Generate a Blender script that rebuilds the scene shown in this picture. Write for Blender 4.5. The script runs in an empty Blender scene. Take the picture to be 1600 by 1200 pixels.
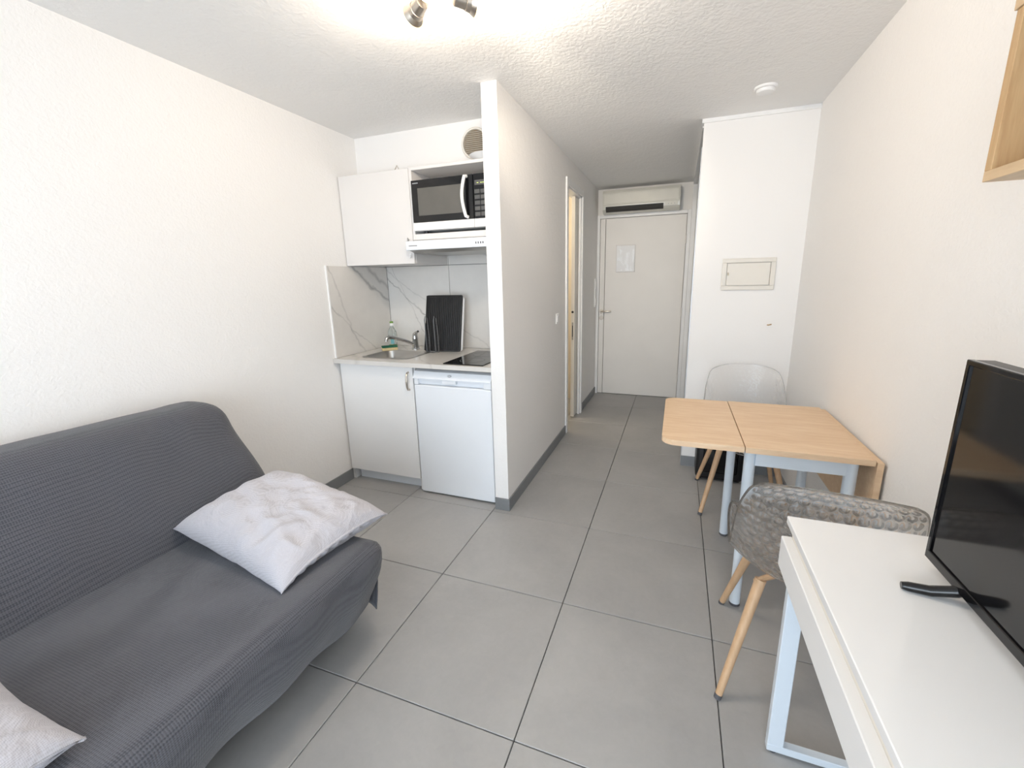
import bpy, bmesh, math, random
from mathutils import Vector, Matrix, noise
random.seed(7)
S = bpy.context.scene
COL = S.collection
PI = math.pi

# ------------------------------------------------------------------ camera
CAMP = Vector((0.3953, -1.54, 1.3858))
yaw, pit, rol = -0.3518, -0.2243, -0.0203
fw = Vector((math.sin(yaw)*math.cos(pit), math.cos(yaw)*math.cos(pit), math.sin(pit)))
rt = Vector((math.cos(yaw), -math.sin(yaw), 0)); up = rt.cross(fw)
r2 = rt*math.cos(rol) + up*math.sin(rol); u2 = r2.cross(fw)
cd = bpy.data.cameras.new('camera'); cam = bpy.data.objects.new('camera', cd); COL.objects.link(cam)
m = Matrix((r2, u2, -fw)).transposed().to_4x4(); m.translation = CAMP; cam.matrix_world = m
cd.sensor_fit = 'HORIZONTAL'; cd.sensor_width = 36; cd.lens = 36*659.33/1600
cd.shift_x = -15.17/1600; cd.shift_y = -12.59/1600; cd.clip_start = .02
S.camera = cam

# ------------------------------------------------------------------ light
W = bpy.data.worlds.new('sky'); S.world = W; W.use_nodes = True
bg = W.node_tree.nodes['Background']
bg.inputs[0].default_value = (0.80, 0.90, 1.0, 1); bg.inputs[1].default_value = 7.6
WX0, WX1, WZ1, YB = -0.95, 1.00, 2.15, -3.60          # window in the wall behind the camera
pl = bpy.data.lights.new('window_portal', 'AREA'); pl.shape = 'RECTANGLE'; pl.size = WX1-WX0; pl.size_y = WZ1
pl.cycles.is_portal = True
po = bpy.data.objects.new('window_portal', pl); COL.objects.link(po)
po.location = ((WX0+WX1)/2, YB-.08, WZ1/2); po.rotation_euler = (PI/2, 0, 0)
def lamp(name, loc, power, col, rad=.03, parent=None, kind='POINT', rot=None, ang=None, blend=.6):
    l = bpy.data.lights.new(name, kind); l.energy = power; l.color = col; l.shadow_soft_size = rad
    if kind == 'SPOT': l.spot_size = ang; l.spot_blend = blend
    o = bpy.data.objects.new(name, l); COL.objects.link(o); o.location = loc
    if rot is not None: o.rotation_euler = rot
    if parent: o.parent = parent; o.location = Vector(loc) - parent.location
    return o
lamp('bathroom_light', (-1.1, 2.3, 2.1), 13, (1.0, .86, .66), .08)
vs = S.view_settings
S.display_settings.display_device = 'sRGB'
vs.view_transform = 'Standard'; vs.look = 'None'; vs.gamma = 1; vs.use_curve_mapping = False
vs.exposure = 0.09

# ------------------------------------------------------------------ materials
def nodes_of(name):
    m = bpy.data.materials.new(name); m.use_nodes = True
    nt = m.node_tree; b = nt.nodes['Principled BSDF']
    return m, nt, b
def N(nt, t, **kw):
    n = nt.nodes.new(t)
    for k, v in kw.items(): setattr(n, k, v)
    return n
def pos(nt, scale=None):
    g = N(nt, 'ShaderNodeTexCoord')
    o = g.outputs['Object']
    if scale:
        mp = N(nt, 'ShaderNodeMapping'); mp.inputs['Scale'].default_value = scale
        nt.links.new(o, mp.inputs[0]); o = mp.outputs[0]
    return o
def noise_n(nt, vec, scale, detail=4, rough=.55, dist=0):
    n = N(nt, 'ShaderNodeTexNoise'); n.inputs['Scale'].default_value = scale
    n.inputs['Detail'].default_value = detail; n.inputs['Roughness'].default_value = rough
    n.inputs['Distortion'].default_value = dist
    if vec is not None: nt.links.new(vec, n.inputs['Vector'])
    return n
def ramp(nt, fac, stops):
    r = N(nt, 'ShaderNodeValToRGB'); e = r.color_ramp.elements
    while len(e) < len(stops): e.new(.5)
    for i, (p, c) in enumerate(stops):
        e[i].position = p; e[i].color = (*c, 1) if len(c) == 3 else c
    nt.links.new(fac, r.inputs[0]); return r
def bump(nt, b, h, strength, dist=.01, prev=None):
    bn = N(nt, 'ShaderNodeBump'); bn.inputs['Strength'].default_value = strength; bn.inputs['Distance'].default_value = dist
    nt.links.new(h, bn.inputs['Height'])
    if prev: nt.links.new(prev.outputs[0], bn.inputs['Normal'])
    nt.links.new(bn.outputs[0], b.inputs['Normal']); return bn
def plain(name, col, rough=.5, metal=0, var=.03, coat=0, spec=.5, nscale=8):
    m, nt, b = nodes_of(name)
    n = noise_n(nt, pos(nt), nscale, 3)
    lo = tuple(max(0, c*(1-var)) for c in col); hi = tuple(min(1, c*(1+var)) for c in col)
    r = ramp(nt, n.outputs[0], [(.3, lo), (.7, hi)])
    nt.links.new(r.outputs[0], b.inputs['Base Color'])
    b.inputs['Roughness'].default_value = rough; b.inputs['Metallic'].default_value = metal
    b.inputs['Coat Weight'].default_value = coat; b.inputs['Specular IOR Level'].default_value = spec
    return m
def plaster(name, col, scale, strength, rough=.75):
    m, nt, b = nodes_of(name); v = pos(nt)
    n1 = noise_n(nt, v, scale, 3, .5, .6); n2 = noise_n(nt, v, scale*.25, 2, .5)
    n3 = noise_n(nt, v, 1.1, 2, .5)
    r = ramp(nt, n3.outputs[0], [(.3, tuple(c*.985 for c in col)), (.7, col)])
    nt.links.new(r.outputs[0], b.inputs['Base Color'])
    mx = N(nt, 'ShaderNodeMath', operation='ADD'); nt.links.new(n1.outputs[0], mx.inputs[0]); nt.links.new(n2.outputs[0], mx.inputs[1])
    bump(nt, b, mx.outputs[0], strength, .006)
    b.inputs['Roughness'].default_value = rough; b.inputs['Specular IOR Level'].default_value = .3
    return m
def wood(name, c1, c2, grain=(3, 30, 30), rough=.45):
    m, nt, b = nodes_of(name); v = pos(nt, grain)
    n = noise_n(nt, v, 2.2, 6, .6, .4); n2 = noise_n(nt, v, 12, 3, .5)
    mx = N(nt, 'ShaderNodeMath', operation='MULTIPLY_ADD'); mx.inputs[1].default_value = .25
    nt.links.new(n2.outputs[0], mx.inputs[0]); nt.links.new(n.outputs[0], mx.inputs[2])
    r = ramp(nt, mx.outputs[0], [(.38, c1), (.78, c2)])
    nt.links.new(r.outputs[0], b.inputs['Base Color']); b.inputs['Roughness'].default_value = rough
    bump(nt, b, n.outputs[0], .06, .002)
    return m
def veined(name, base, vein, lines, rough=.18):
    """pale marble: lines = (normal, offset, width, strength) of wandering veins in world space"""
    m, nt, b = nodes_of(name); v = pos(nt)
    w1 = noise_n(nt, v, 3.0, 4, .6); w2 = noise_n(nt, v, 11, 4, .6); cl = noise_n(nt, v, 4, 4, .6)
    cur = ramp(nt, cl.outputs[0], [(.35, tuple(c*.93 for c in base)), (.65, base)]).outputs[0]
    md = noise_n(nt, v, 6, 2, .5)
    for (nx, ny, nz), off, wd, st in lines:
        d = N(nt, 'ShaderNodeVectorMath', operation='DOT_PRODUCT'); nt.links.new(v, d.inputs[0]); d.inputs[1].default_value = (nx, ny, nz)
        a = N(nt, 'ShaderNodeMath', operation='MULTIPLY_ADD'); nt.links.new(w1.outputs[0], a.inputs[0]); a.inputs[1].default_value = .14; nt.links.new(d.outputs['Value'], a.inputs[2])
        a2 = N(nt, 'ShaderNodeMath', operation='MULTIPLY_ADD'); nt.links.new(w2.outputs[0], a2.inputs[0]); a2.inputs[1].default_value = .04; nt.links.new(a.outputs[0], a2.inputs[2])
        s = N(nt, 'ShaderNodeMath', operation='SUBTRACT'); nt.links.new(a2.outputs[0], s.inputs[0]); s.inputs[1].default_value = off+.09
        ab = N(nt, 'ShaderNodeMath', operation='ABSOLUTE'); nt.links.new(s.outputs[0], ab.inputs[0])
        mr = N(nt, 'ShaderNodeMapRange'); nt.links.new(ab.outputs[0], mr.inputs[0]); mr.inputs[1].default_value = 0; mr.inputs[2].default_value = wd; mr.inputs[3].default_value = st; mr.inputs[4].default_value = 0
        mm = N(nt, 'ShaderNodeMath', operation='MULTIPLY'); nt.links.new(mr.outputs[0], mm.inputs[0]); nt.links.new(md.outputs[0], mm.inputs[1])
        mix = N(nt, 'ShaderNodeMixRGB'); nt.links.new(mm.outputs[0], mix.inputs[0]); nt.links.new(cur, mix.inputs[1]); mix.inputs[2].default_value = (*vein, 1)
        cur = mix.outputs[0]
    nt.links.new(cur, b.inputs['Base Color']); b.inputs['Roughness'].default_value = rough
    return m
M = {}
WALLC = (.93, .913, .895)
M['wall'] = plaster('wall_plaster', WALLC, 95, .30)
M['wall_smooth'] = plaster('smooth_plaster', WALLC, 60, .06)
M['ceiling'] = plaster('ceiling_plaster', (.93, .918, .90), 60, .40)
M['white'] = plain('white_lacquer', (.91, .905, .90), .35, var=.005)
M['unit'] = plain('wall_unit_white', (.80, .775, .755), .4, var=.005)
M['white_gloss'] = plain('white_gloss', (.93, .93, .93), .12, var=.005)
M['white_cool'] = plain('white_enamel', (.88, .91, .95), .3, var=.005)
M['doorpaint'] = plain('door_paint', (.86, .83, .79), .45, var=.02, nscale=3)
M['ivory'] = plain('ivory_plastic', (.80, .76, .69), .4, var=.01)
M['ivory_dark'] = plain('ivory_vent', (.62, .54, .42), .5, var=.02)
M['acplastic'] = plain('aged_plastic', (.72, .70, .63), .22, var=.02)
M['gap_shade'] = plain('gap_shade_black', (.05, .048, .045), .8)  # near-black colour standing in for shade inside openings
M['alu'] = plain('satin_aluminium', (.62, .65, .69), .35, .55, var=.02)
M['black'] = plain('black_plastic', (.012, .012, .013), .35)
M['blackgloss'] = plain('black_gloss', (.004, .004, .005), .06, var=.0, spec=.5)
M['screen'] = plain('tv_panel', (.003, .003, .004), .09, var=0, spec=.6)
M['steel'] = plain('brushed_steel', (.46, .45, .43), .33, 1, var=.04)
M['chrome'] = plain('chrome', (.62, .62, .62), .14, 1, var=.01)
M['nickel'] = plain('satin_nickel', (.58, .52, .45), .28, 1, var=.03)
M['tubeblue'] = plain('pale_grey_tube', (.72, .79, .86), .35, var=.01)
M['wire'] = plain('dark_wire', (.13, .13, .13), .4, .4)
M['rubber'] = plain('grey_rubber', (.10, .10, .11), .7)
M['leaf'] = wood('beech_top', (.83, .63, .43), (.72, .50, .31), (3, 26, 26))
M['legwood'] = wood('beech_leg', (.68, .46, .28), (.58, .37, .21), (26, 26, 3))
M['oak'] = wood('oak_board', (.62, .42, .22), (.50, .31, .15), (30, 30, 2.5))
M['oak2'] = wood('oak_light', (.72, .54, .34), (.62, .44, .26), (30, 3, 30))
M['vent_shade'] = plain('vent_shadow_brown', (.30, .24, .17), .8)  # shade between the vent slats, put into the backing colour
M['bath'] = plain('bathroom_paint', (.82, .74, .60), .6)
M['microgrey'] = plain('microwave_window', (.115, .11, .10), .25, var=.05)
M['key'] = plain('key_grey', (.09, .09, .09), .5)
M['sponge_g'] = plain('sponge_green', (.02, .16, .09), .9, var=.3, nscale=200)
M['sponge_y'] = plain('sponge_yellow', (.75, .60, .33), .9, var=.15, nscale=200)
M['capgreen'] = plain('cap_green', (.18, .34, .05), .4)
M['label'] = plain('label_teal', (.20, .50, .55), .4)
M['hobmark'] = plain('hob_mark', (.16, .16, .16), .4)
M['greymark'] = plain('grey_print', (.35, .35, .36), .6)
M['grout'] = plain('grout', (.10, .10, .098), .9)
def emis(name, col, st):
    m, nt, b = nodes_of(name); b.inputs['Emission Color'].default_value = (*col, 1); b.inputs['Emission Strength'].default_value = st
    b.inputs['Base Color'].default_value = (*col, 1); return m
M['bulb'] = emis('lit_bulb', (1, .84, .55), 14)
M['glow'] = emis('glowing_glass_rim', (1, .80, .42), 1.6)
M['digit'] = emis('display_digits', (.55, .7, .15), .7)
# floor tile, base board
def tilemat(name, a, bcol, rough):
    m, nt, b = nodes_of(name)
    g = N(nt, 'ShaderNodeNewGeometry'); v = g.outputs['Position']
    oi = N(nt, 'ShaderNodeObjectInfo')
    n1 = noise_n(nt, v, 2.0, 6, .62, .4); n2 = noise_n(nt, v, 38, 4, .6, .8)
    ad = N(nt, 'ShaderNodeMath', operation='MULTIPLY_ADD'); nt.links.new(n2.outputs[0], ad.inputs[0]); ad.inputs[1].default_value = .22; nt.links.new(n1.outputs[0], ad.inputs[2])
    a3 = N(nt, 'ShaderNodeMath', operation='MULTIPLY_ADD'); nt.links.new(oi.outputs['Random'], a3.inputs[0]); a3.inputs[1].default_value = .10; nt.links.new(ad.outputs[0], a3.inputs[2])
    r = ramp(nt, a3.outputs[0], [(.42, a), (.90, bcol)])
    nt.links.new(r.outputs[0], b.inputs['Base Color'])
    rr = N(nt, 'ShaderNodeMapRange'); nt.links.new(n1.outputs[0], rr.inputs[0]); rr.inputs[3].default_value = rough-.07; rr.inputs[4].default_value = rough+.1
    nt.links.new(rr.outputs[0], b.inputs['Roughness'])
    bump(nt, b, n2.outputs[0], .12, .003)
    return m
M['tile'] = tilemat('grey_stoneware', (.33, .328, .325), (.435, .43, .422), .42)
M['bbtile'] = tilemat('grey_plinth_tile', (.19, .20, .21), (.25, .26, .27), .45)
# fabric
def fabric(name, dark, light, k, depth, rough=.95, wr=.0):
    m, nt, b = nodes_of(name); v = pos(nt)
    sp = N(nt, 'ShaderNodeSeparateXYZ'); nt.links.new(v, sp.inputs[0])
    tot = None
    wob = noise_n(nt, v, 25, 2)
    for i in range(3):
        mu = N(nt, 'ShaderNodeMath', operation='MULTIPLY_ADD'); nt.links.new(sp.outputs[i], mu.inputs[0]); mu.inputs[1].default_value = k
        wv = N(nt, 'ShaderNodeMath', operation='MULTIPLY'); nt.links.new(wob.outputs[0], wv.inputs[0]); wv.inputs[1].default_value = 2.4
        nt.links.new(wv.outputs[0], mu.inputs[2])
        s = N(nt, 'ShaderNodeMath', operation='SINE'); nt.links.new(mu.outputs[0], s.inputs[0])
        if tot is None: tot = s.outputs[0]
        else:
            a = N(nt, 'ShaderNodeMath', operation='ADD'); nt.links.new(tot, a.inputs[0]); nt.links.new(s.outputs[0], a.inputs[1]); tot = a.outputs[0]
    mr = N(nt, 'ShaderNodeMapRange'); nt.links.new(tot, mr.inputs[0]); mr.inputs[1].default_value = -2.2; mr.inputs[2].default_value = 2.2
    fi = noise_n(nt, v, 260, 3, .6)
    ad = N(nt, 'ShaderNodeMath', operation='MULTIPLY_ADD'); nt.links.new(fi.outputs[0], ad.inputs[0]); ad.inputs[1].default_value = .9; nt.links.new(mr.outputs[0], ad.inputs[2])
    r = ramp(nt, ad.outputs[0], [(.62, dark), (1.0, light)])
    nt.links.new(r.outputs[0], b.inputs['Base Color'])
    bb = bump(nt, b, ad.outputs[0], depth, .004)
    if wr:
        wn = noise_n(nt, pos(nt, (1, 1, 1)), 7, 4, .6, 1.2); bump(nt, b, wn.outputs[0], wr, .05, bb)
    b.inputs['Roughness'].default_value = rough; b.inputs['Specular IOR Level'].default_value = .15
    b.inputs['Sheen Weight'].default_value = .25
    return m
M['sofa'] = fabric('charcoal_waffle', (.062, .065, .077), (.108, .111, .128), 1050, .35, .95, .10)
M['cotton'] = fabric('pillow_cotton', (.44, .43, .46), (.54, .53, .57), 2200, .012, .9, .3)
# clear plastics: dielectric shell, a little see-through weave keeps it as clear as the thin polycarbonate
def plastic(name, tint, clear):
    m, nt, b = nodes_of(name)
    b.inputs['Base Color'].default_value = (*tint, 1); b.inputs['Transmission Weight'].default_value = 1
    b.inputs['Roughness'].default_value = .02; b.inputs['IOR'].default_value = 1.42
    n = noise_n(nt, pos(nt), 5, 2); r = ramp(nt, n.outputs[0], [(.3, tint), (.7, tuple(min(1, c*1.03) for c in tint))]); nt.links.new(r.outputs[0], b.inputs['Base Color'])
    t = N(nt, 'ShaderNodeBsdfTransparent'); t.inputs[0].default_value = (*tint, 1)
    mx = N(nt, 'ShaderNodeMixShader'); mx.inputs[0].default_value = clear
    nt.links.new(b.outputs[0], mx.inputs[1]); nt.links.new(t.outputs[0], mx.inputs[2])
    nt.links.new(mx.outputs[0], nt.nodes['Material Output'].inputs[0]); return m
M['smoke'] = plastic('smoked_polycarbonate', (.975, .965, .955), .32)
M['clear'] = plastic('clear_polycarbonate', (.995, .995, .995), .34)
M['edge'] = plastic('smoked_edge', (.62, .60, .58), .25)
M['bottleclear'] = plastic('clear_bottle', (.93, .97, .97), .4)
M['sleeve'] = plastic('plastic_sleeve', (.99, .99, .99), .70)
s2 = math.sqrt
M['marble'] = veined('marble_side', (.80, .77, .73), (.26, .25, .24), [
    ((0, .58, .81), 1.735, .016, 1.1), ((0, .563, .826), 1.823, .022, .8), ((0, .674, .739), 1.375, .007, .7), ((0, .913, .408), 1.22, .010, .7)])
M['marble_b'] = veined('marble_back', (.80, .775, .74), (.26, .25, .24), [
    ((.651, 0, .76), -.065, .008, 1.2), ((.871, 0, .492), -.749, .005, .7), ((.552, 0, .834), .257, .007, .6), ((.35, 0, .94), 1.16, .014, .7)])
M['worktop'] = veined('marble_laminate', (.74, .715, .68), (.36, .34, .32), [
    ((.7, .7, 0), -.5, .02, .5), ((.7, .7, 0), -.1, .012, .5), ((.5, -.86, 0), -1.4, .02, .4), ((.9, .4, 0), -.75, .02, .5), ((.3, .95, .5), .6, .01, .6), ((.3, .95, .0), .1, .02, .5)], .25)

# ------------------------------------------------------------------ helpers
def B():
    return bmesh.new()
def box(bm, x0, x1, y0, y1, z0, z1, bev=0, seg=1, mat=0):
    r = bmesh.ops.create_cube(bm, size=1)
    vs_ = r['verts']
    for v in vs_:
        v.co = Vector((x0 + (v.co.x+.5)*(x1-x0), y0 + (v.co.y+.5)*(y1-y0), z0 + (v.co.z+.5)*(z1-z0)))
    if bev:
        es = list({e for v in vs_ for e in v.link_edges})
        bmesh.ops.bevel(bm, geom=es, offset=bev, segments=seg, profile=.5, affect='EDGES')
    return bm
def cyl(bm, p0, p1, r0, r1=None, n=24, cap=True):
    p0, p1 = Vector(p0), Vector(p1); r1 = r0 if r1 is None else r1
    d = p1-p0; q = d.to_track_quat('Z', 'Y').to_matrix().to_4x4(); q.translation = (p0+p1)/2
    bmesh.ops.create_cone(bm, cap_ends=cap, cap_tris=False, segments=n, radius1=r0, radius2=r1, depth=d.length, matrix=q)
    return bm
def tube(bm, pts, r, n=10):
    """swept tube through points; r a number or a list"""
    pts = [Vector(p) for p in pts]; k = len(pts); rr = r if isinstance(r, (list, tuple)) else [r]*k
    rings = []; ref = None
    for i, p in enumerate(pts):
        t = (pts[min(i+1, k-1)] - pts[max(i-1, 0)]).normalized()
        if ref is None: ref = t.orthogonal().normalized()
        ref = (ref - t*ref.dot(t)).normalized(); b2 = t.cross(ref)
        rings.append([bm.verts.new(p + (ref*math.cos(a) + b2*math.sin(a))*rr[i]) for a in [2*PI*j/n for j in range(n)]])
    for a, c in zip(rings, rings[1:]):
        for j in range(n): bm.faces.new((a[j], a[(j+1) % n], c[(j+1) % n], c[j]))
    bm.faces.new(rings[0][::-1]); bm.faces.new(rings[-1]); return bm
def lathe(bm, c, prof, n=32, sx=1, sy=1):
    c = Vector(c); rings = []
    for r, z in prof:
        rings.append([bm.verts.new(c + Vector((r*sx*math.cos(2*PI*j/n), r*sy*math.sin(2*PI*j/n), z))) for j in range(n)])
    for a, b_ in zip(rings, rings[1:]):
        for j in range(n): bm.faces.new((a[j], a[(j+1) % n], b_[(j+1) % n], b_[j]))
    bm.faces.new(rings[0][::-1]); bm.faces.new(rings[-1]); return bm
def extr(bm, poly, y0, y1, axis='y'):
    """extrude a 2-D polygon; axis y: poly in (x,z); x: (y,z); z: (x,y)"""
    def P(a, b_, t):
        return {'y': (a, t, b_), 'x': (t, a, b_), 'z': (a, b_, t)}[axis]
    A = [bm.verts.new(P(a, b_, y0)) for a, b_ in poly]; C = [bm.verts.new(P(a, b_, y1)) for a, b_ in poly]
    n = len(poly)
    for i in range(n): bm.faces.new((A[i], A[(i+1) % n], C[(i+1) % n], C[i]))
    bm.faces.new(A[::-1]); bm.faces.new(C); return bm
def rrect(x0, x1, y0, y1, r, corners=(1, 1, 1, 1), k=6):
    out = []
    for (cx, cy, a0, f) in ((x1-r, y1-r, 0, corners[0]), (x0+r, y1-r, PI/2, corners[1]), (x0+r, y0+r, PI, corners[2]), (x1-r, y0+r, 1.5*PI, corners[3])):
        if f:
            for i in range(k+1):
                a = a0 + PI/2*i/k; out.append((cx+r*math.cos(a), cy+r*math.sin(a)))
        else:
            out.append((cx + (r if a0 in (0, 1.5*PI) else -r), cy + (r if a0 in (0, PI/2) else -r)))
    return out
def ob(name, bm, mat, parent=None, smooth=False, label=None, sharp=.7, base=True):
    me = bpy.data.meshes.new(name)
    bmesh.ops.recalc_face_normals(bm, faces=bm.faces[:])
    o = bpy.data.objects.new(name, me); COL.objects.link(o)
    if parent is not None:
        root = parent
        while root.parent: root = root.parent
        Mi = root.matrix_basis.inverted(); bm.transform(Mi); o.parent = parent
    else:
        # origin at the base of the mesh
        if base:
            xs = [v.co for v in bm.verts]
            c = Vector(((min(v.x for v in xs)+max(v.x for v in xs))/2, (min(v.y for v in xs)+max(v.y for v in xs))/2, min(v.z for v in xs)))
            bm.transform(Matrix.Translation(-c)); o.location = c
    bm.to_mesh(me); bm.free()
    for mm in (mat if isinstance(mat, (list, tuple)) else [mat]): me.materials.append(mm)
    if smooth:
        for p in me.polygons: p.use_smooth = True
        try: me.set_sharp_from_angle(angle=sharp)
        except Exception: pass
    if label: o['label'] = label
    return o
def thing(name, loc, label, cat, group=None, rz=0):
    o = bpy.data.objects.new(name, None); COL.objects.link(o); o.location = loc; o.rotation_euler = (0, 0, rz)
    o.empty_display_size = .05
    bpy.context.view_layer.update()
    o['label'] = label; o['category'] = cat
    if group: o['group'] = group
    o.matrix_basis = Matrix.Translation(Vector(loc)) @ Matrix.Rotation(rz, 4, 'Z')
    return o
def tag(o, label, cat, group=None):
    o['label'] = label; o['category'] = cat
    if group: o['group'] = group
    return o
def struct(name, bm, mat, parent=None, smooth=False):
    o = ob(name, bm, mat, parent, smooth, base=False)
    if parent is None: o['kind'] = 'structure'
    return o
def sbox(name, x0, x1, y0, y1, z0, z1, mat, parent=None, bev=0):
    return struct(name, box(B(), x0, x1, y0, y1, z0, z1, bev), mat, parent)
def dup(root, loc, rz, label=None):
    r = root.copy(); COL.objects.link(r); r.matrix_basis = Matrix.Translation(Vector(loc)) @ Matrix.Rotation(rz, 4, 'Z')
    if label: r['label'] = label
    for ch in list(root.children):
        c = ch.copy(); COL.objects.link(c); c.parent = r
        for g in ch.children:
            d = g.copy(); COL.objects.link(d); d.parent = c
    return r

# ------------------------------------------------------------------ room shell
XL, XR, ZC = -1.75, 1.12, 2.348
XP, XPL, YP, YC, YE, XC = -.505, -.591, .635, 1.638, 3.54, .492
T = .12
floor = sbox('floor', XL-T, XR+T, YB-T, YE+T, -.06, -.012, M['grout'])
def ftile(x0, x1, y0, y1):
    g = .0016
    t = struct('tile', box(B(), x0+g, x1-g, y0+g, y1-g, -.0125, 0, .0018), M['tile'], floor)
    return t
xs = [XL, -1.2, -.6, 0, .6, XR]
for j in range(-6, 6):
    y0, y1 = j*.6, (j+1)*.6
    if j == 5: y1 = YE
    y0 = max(y0, YB)
    for i in range(5):
        x0, x1 = xs[i], xs[i+1]
        if y0 < YP: ftile(x0, x1, y0, y1)
        elif y0 < 1.7:
            if x1 <= -.6: ftile(x0, x1, y0, min(y1, 1.29))
            elif x0 == -.6: ftile(x0, x1, y0, y1)
            else: ftile(x0, x1, y0, min(y1, 1.8))
        else:
            if x0 == -.6: ftile(-.6, x1, y0, y1)
            elif x0 == 0: ftile(x0, .6, y0, y1)
            elif x0 < -.6: ftile(x0, x1, y0, y1)
sbox('ceiling', XL-T, XR+T, YB-T, YE+T, ZC, ZC+.1, M['ceiling'])
sbox('wall_left', XL-T, XL, YB-T, YE+T, -.06, ZC, M['wall'])
sbox('wall_right', XR, XR+T, YB-T, YE+T, -.06, ZC, M['wall'])
# window wall behind the camera
wb = B()
box(wb, XL, WX0, YB-T, YB, 0, ZC); box(wb, WX1, XR, YB-T, YB, 0, ZC); box(wb, WX0, WX1, YB-T, YB, WZ1, ZC)
struct('wall_back', wb, M['wall'])
wf = B()
for x in (WX0, WX1-.06): box(wf, x, x+.06, YB-.09, YB-.03, 0, WZ1)
xm = (WX0+WX1)/2
box(wf, xm-.06, xm+.06, YB-.09, YB-.03, .06, WZ1-.06)
box(wf, WX0+.06, WX1-.06, YB-.09, YB-.03, WZ1-.06, WZ1); box(wf, WX0+.06, WX1-.06, YB-.09, YB-.03, 0, .06)
struct('window_1', wf, M['white'])
# kitchen back walls: upper part is boxed in, lower part lies deeper
sbox('wall_kitchen', XL, XPL, 1.295, 1.36, 0, 2.072, M['wall_smooth'])
sbox('wall_kitchen_upper', XL, XPL, 1.066, 1.36, 2.072, ZC, M['wall_smooth'])
# partition with the bathroom door opening
DY0, DY1, DZ = 2.09, 2.66, 2.135
pb = B()
box(pb, XPL, XP, YP, DY0, 0, ZC); box(pb, XPL, XP, DY1, YE, 0, ZC); box(pb, XPL, XP, DY0, DY1, DZ, ZC)
struct('wall_partition', pb, M['wall'])
# entry wall
eb = B()
box(eb, XP, -.475, YE, YE+T, 0, ZC); box(eb, -.475, .465, YE, YE+T, 2.06, ZC); box(eb, .465, XR, YE, YE+T, 0, ZC)
struct('wall_entry', eb, M['doorpaint'])
# bathroom behind the partition
sbox('wall_bathroom', XL, XPL, 3.2, 3.26, 0, ZC, M['bath'])
sbox('trim_4', XPL-.012, XPL-.001, 2.72, 3.2, 0, ZC-.01, M['bath'])
# closet front and side
sbox('wall_closet', XC, XR, YC, YC+.05, 0, 2.325, M['wall_smooth'])
sbox('trim_1', XC-.012, XR, YC-.012, YC+.05, 2.325, ZC, M['white'])
cs = thing('sliding_closet_door', (XC+.02, 2.6, 0), 'pale grey sliding closet door on the corridor side of the closet', 'closet door')
ob('panel', box(B(), XC+.012, XC+.035, 1.70, 2.62, .02, 2.17), M['alu'], cs)
ob('panel', box(B(), XC+.038, XC+.06, 2.55, 3.50, .02, 2.17), M['alu'], cs)
ob('frame', box(B(), XC-.004, XC+.014, 1.69, 1.72, .0, 2.2), M['alu'], cs)
sbox('trim_2', XC-.006, XC+.06, 1.69, YE, 2.315, ZC, M['white'])
sbox('trim_3', XC-.004, XC+.065, 3.50, YE, 0, 2.315, M['white'])
sbox('closet_shade_sheet', XC+.30, XC+.32, 1.69, YE, 0, ZC, M['gap_shade'])  # near-black sheet painting the shade inside the closet
# base boards
bh, bt = .078, .009
sbox('baseboard_left', XL, XL+bt, YB, .70, 0, bh, M['bbtile'], bev=.001)
b_ = B(); box(b_, XPL-.0, XP+bt, YP-bt, YP, 0, bh, .001); box(b_, XP, XP+bt, YP, DY0-.06, 0, bh, .001)
struct('baseboard_partition', b_, M['bbtile'])
sbox('baseboard_corridor', XP, XP+bt, DY1+.06, YE-.03, 0, bh, M['bbtile'], bev=.001)
sbox('baseboard_closet', XC-.004, XR, YC-bt, YC, 0, bh, M['bbtile'], bev=.001)
sbox('baseboard_right', XR-bt, XR, YB, YC-bt, 0, bh, M['bbtile'], bev=.001)

# entry door
d1 = struct('door_1', box(B(), -.41, .445, YE-.012, YE+.03, .005, 2.035, .003), M['doorpaint'])
box_ = B(); box(box_, -.47, -.414, YE-.014, YE+.03, .005, 2.035, .002)
struct('lock_strip', box_, M['doorpaint'], d1)
fr = B()
box(fr, XP+.001, -.473, YE-.03, YE+.03, 0, 2.075, .003); box(fr, .449, .487, YE-.03, YE+.03, 0, 2.075, .003); box(fr, -.473, .449, YE-.03, YE+.03, 2.038, 2.075, .003)
struct('door_frame', fr, M['white'], d1)
h = B(); cyl(h, (-.44, YE-.014, 1.0), (-.44, YE-.022, 1.0), .026); cyl(h, (-.44, YE-.02, 1.0), (-.44, YE-.06, 1.0), .009, n=12)
tube(h, [(-.44, YE-.058, 1.0), (-.42, YE-.062, 1.002), (-.35, YE-.062, 1.004), (-.325, YE-.055, 1.006)], .009)
struct('door_handle', h, M['nickel'], d1, True)
h = B(); cyl(h, (-.44, YE-.014, .925), (-.44, YE-.024, .925), .026); cyl(h, (-.44, YE-.024, .925), (-.44, YE-.03, .925), .011, n=12)
struct('lock', h, M['nickel'], d1, True)
for z in (1.78, 1.0, .25):
    h = B(); cyl(h, (.447, YE-.036, z-.045), (.447, YE-.036, z+.045), .007, n=10); struct('hinge', h, M['doorpaint'], d1, True)
sbox('landing_light_block', -.7, .7, YE+.2, YE+.25, 0, ZC, M['gap_shade'])  # unseen dark backing added to stop sky light leaking round the door
sbox('door_light_block', -.475, .465, YE+.032, YE+.06, 0, 2.06, M['doorpaint'])  # unseen panel added behind the leaf to block light through its gaps
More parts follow.
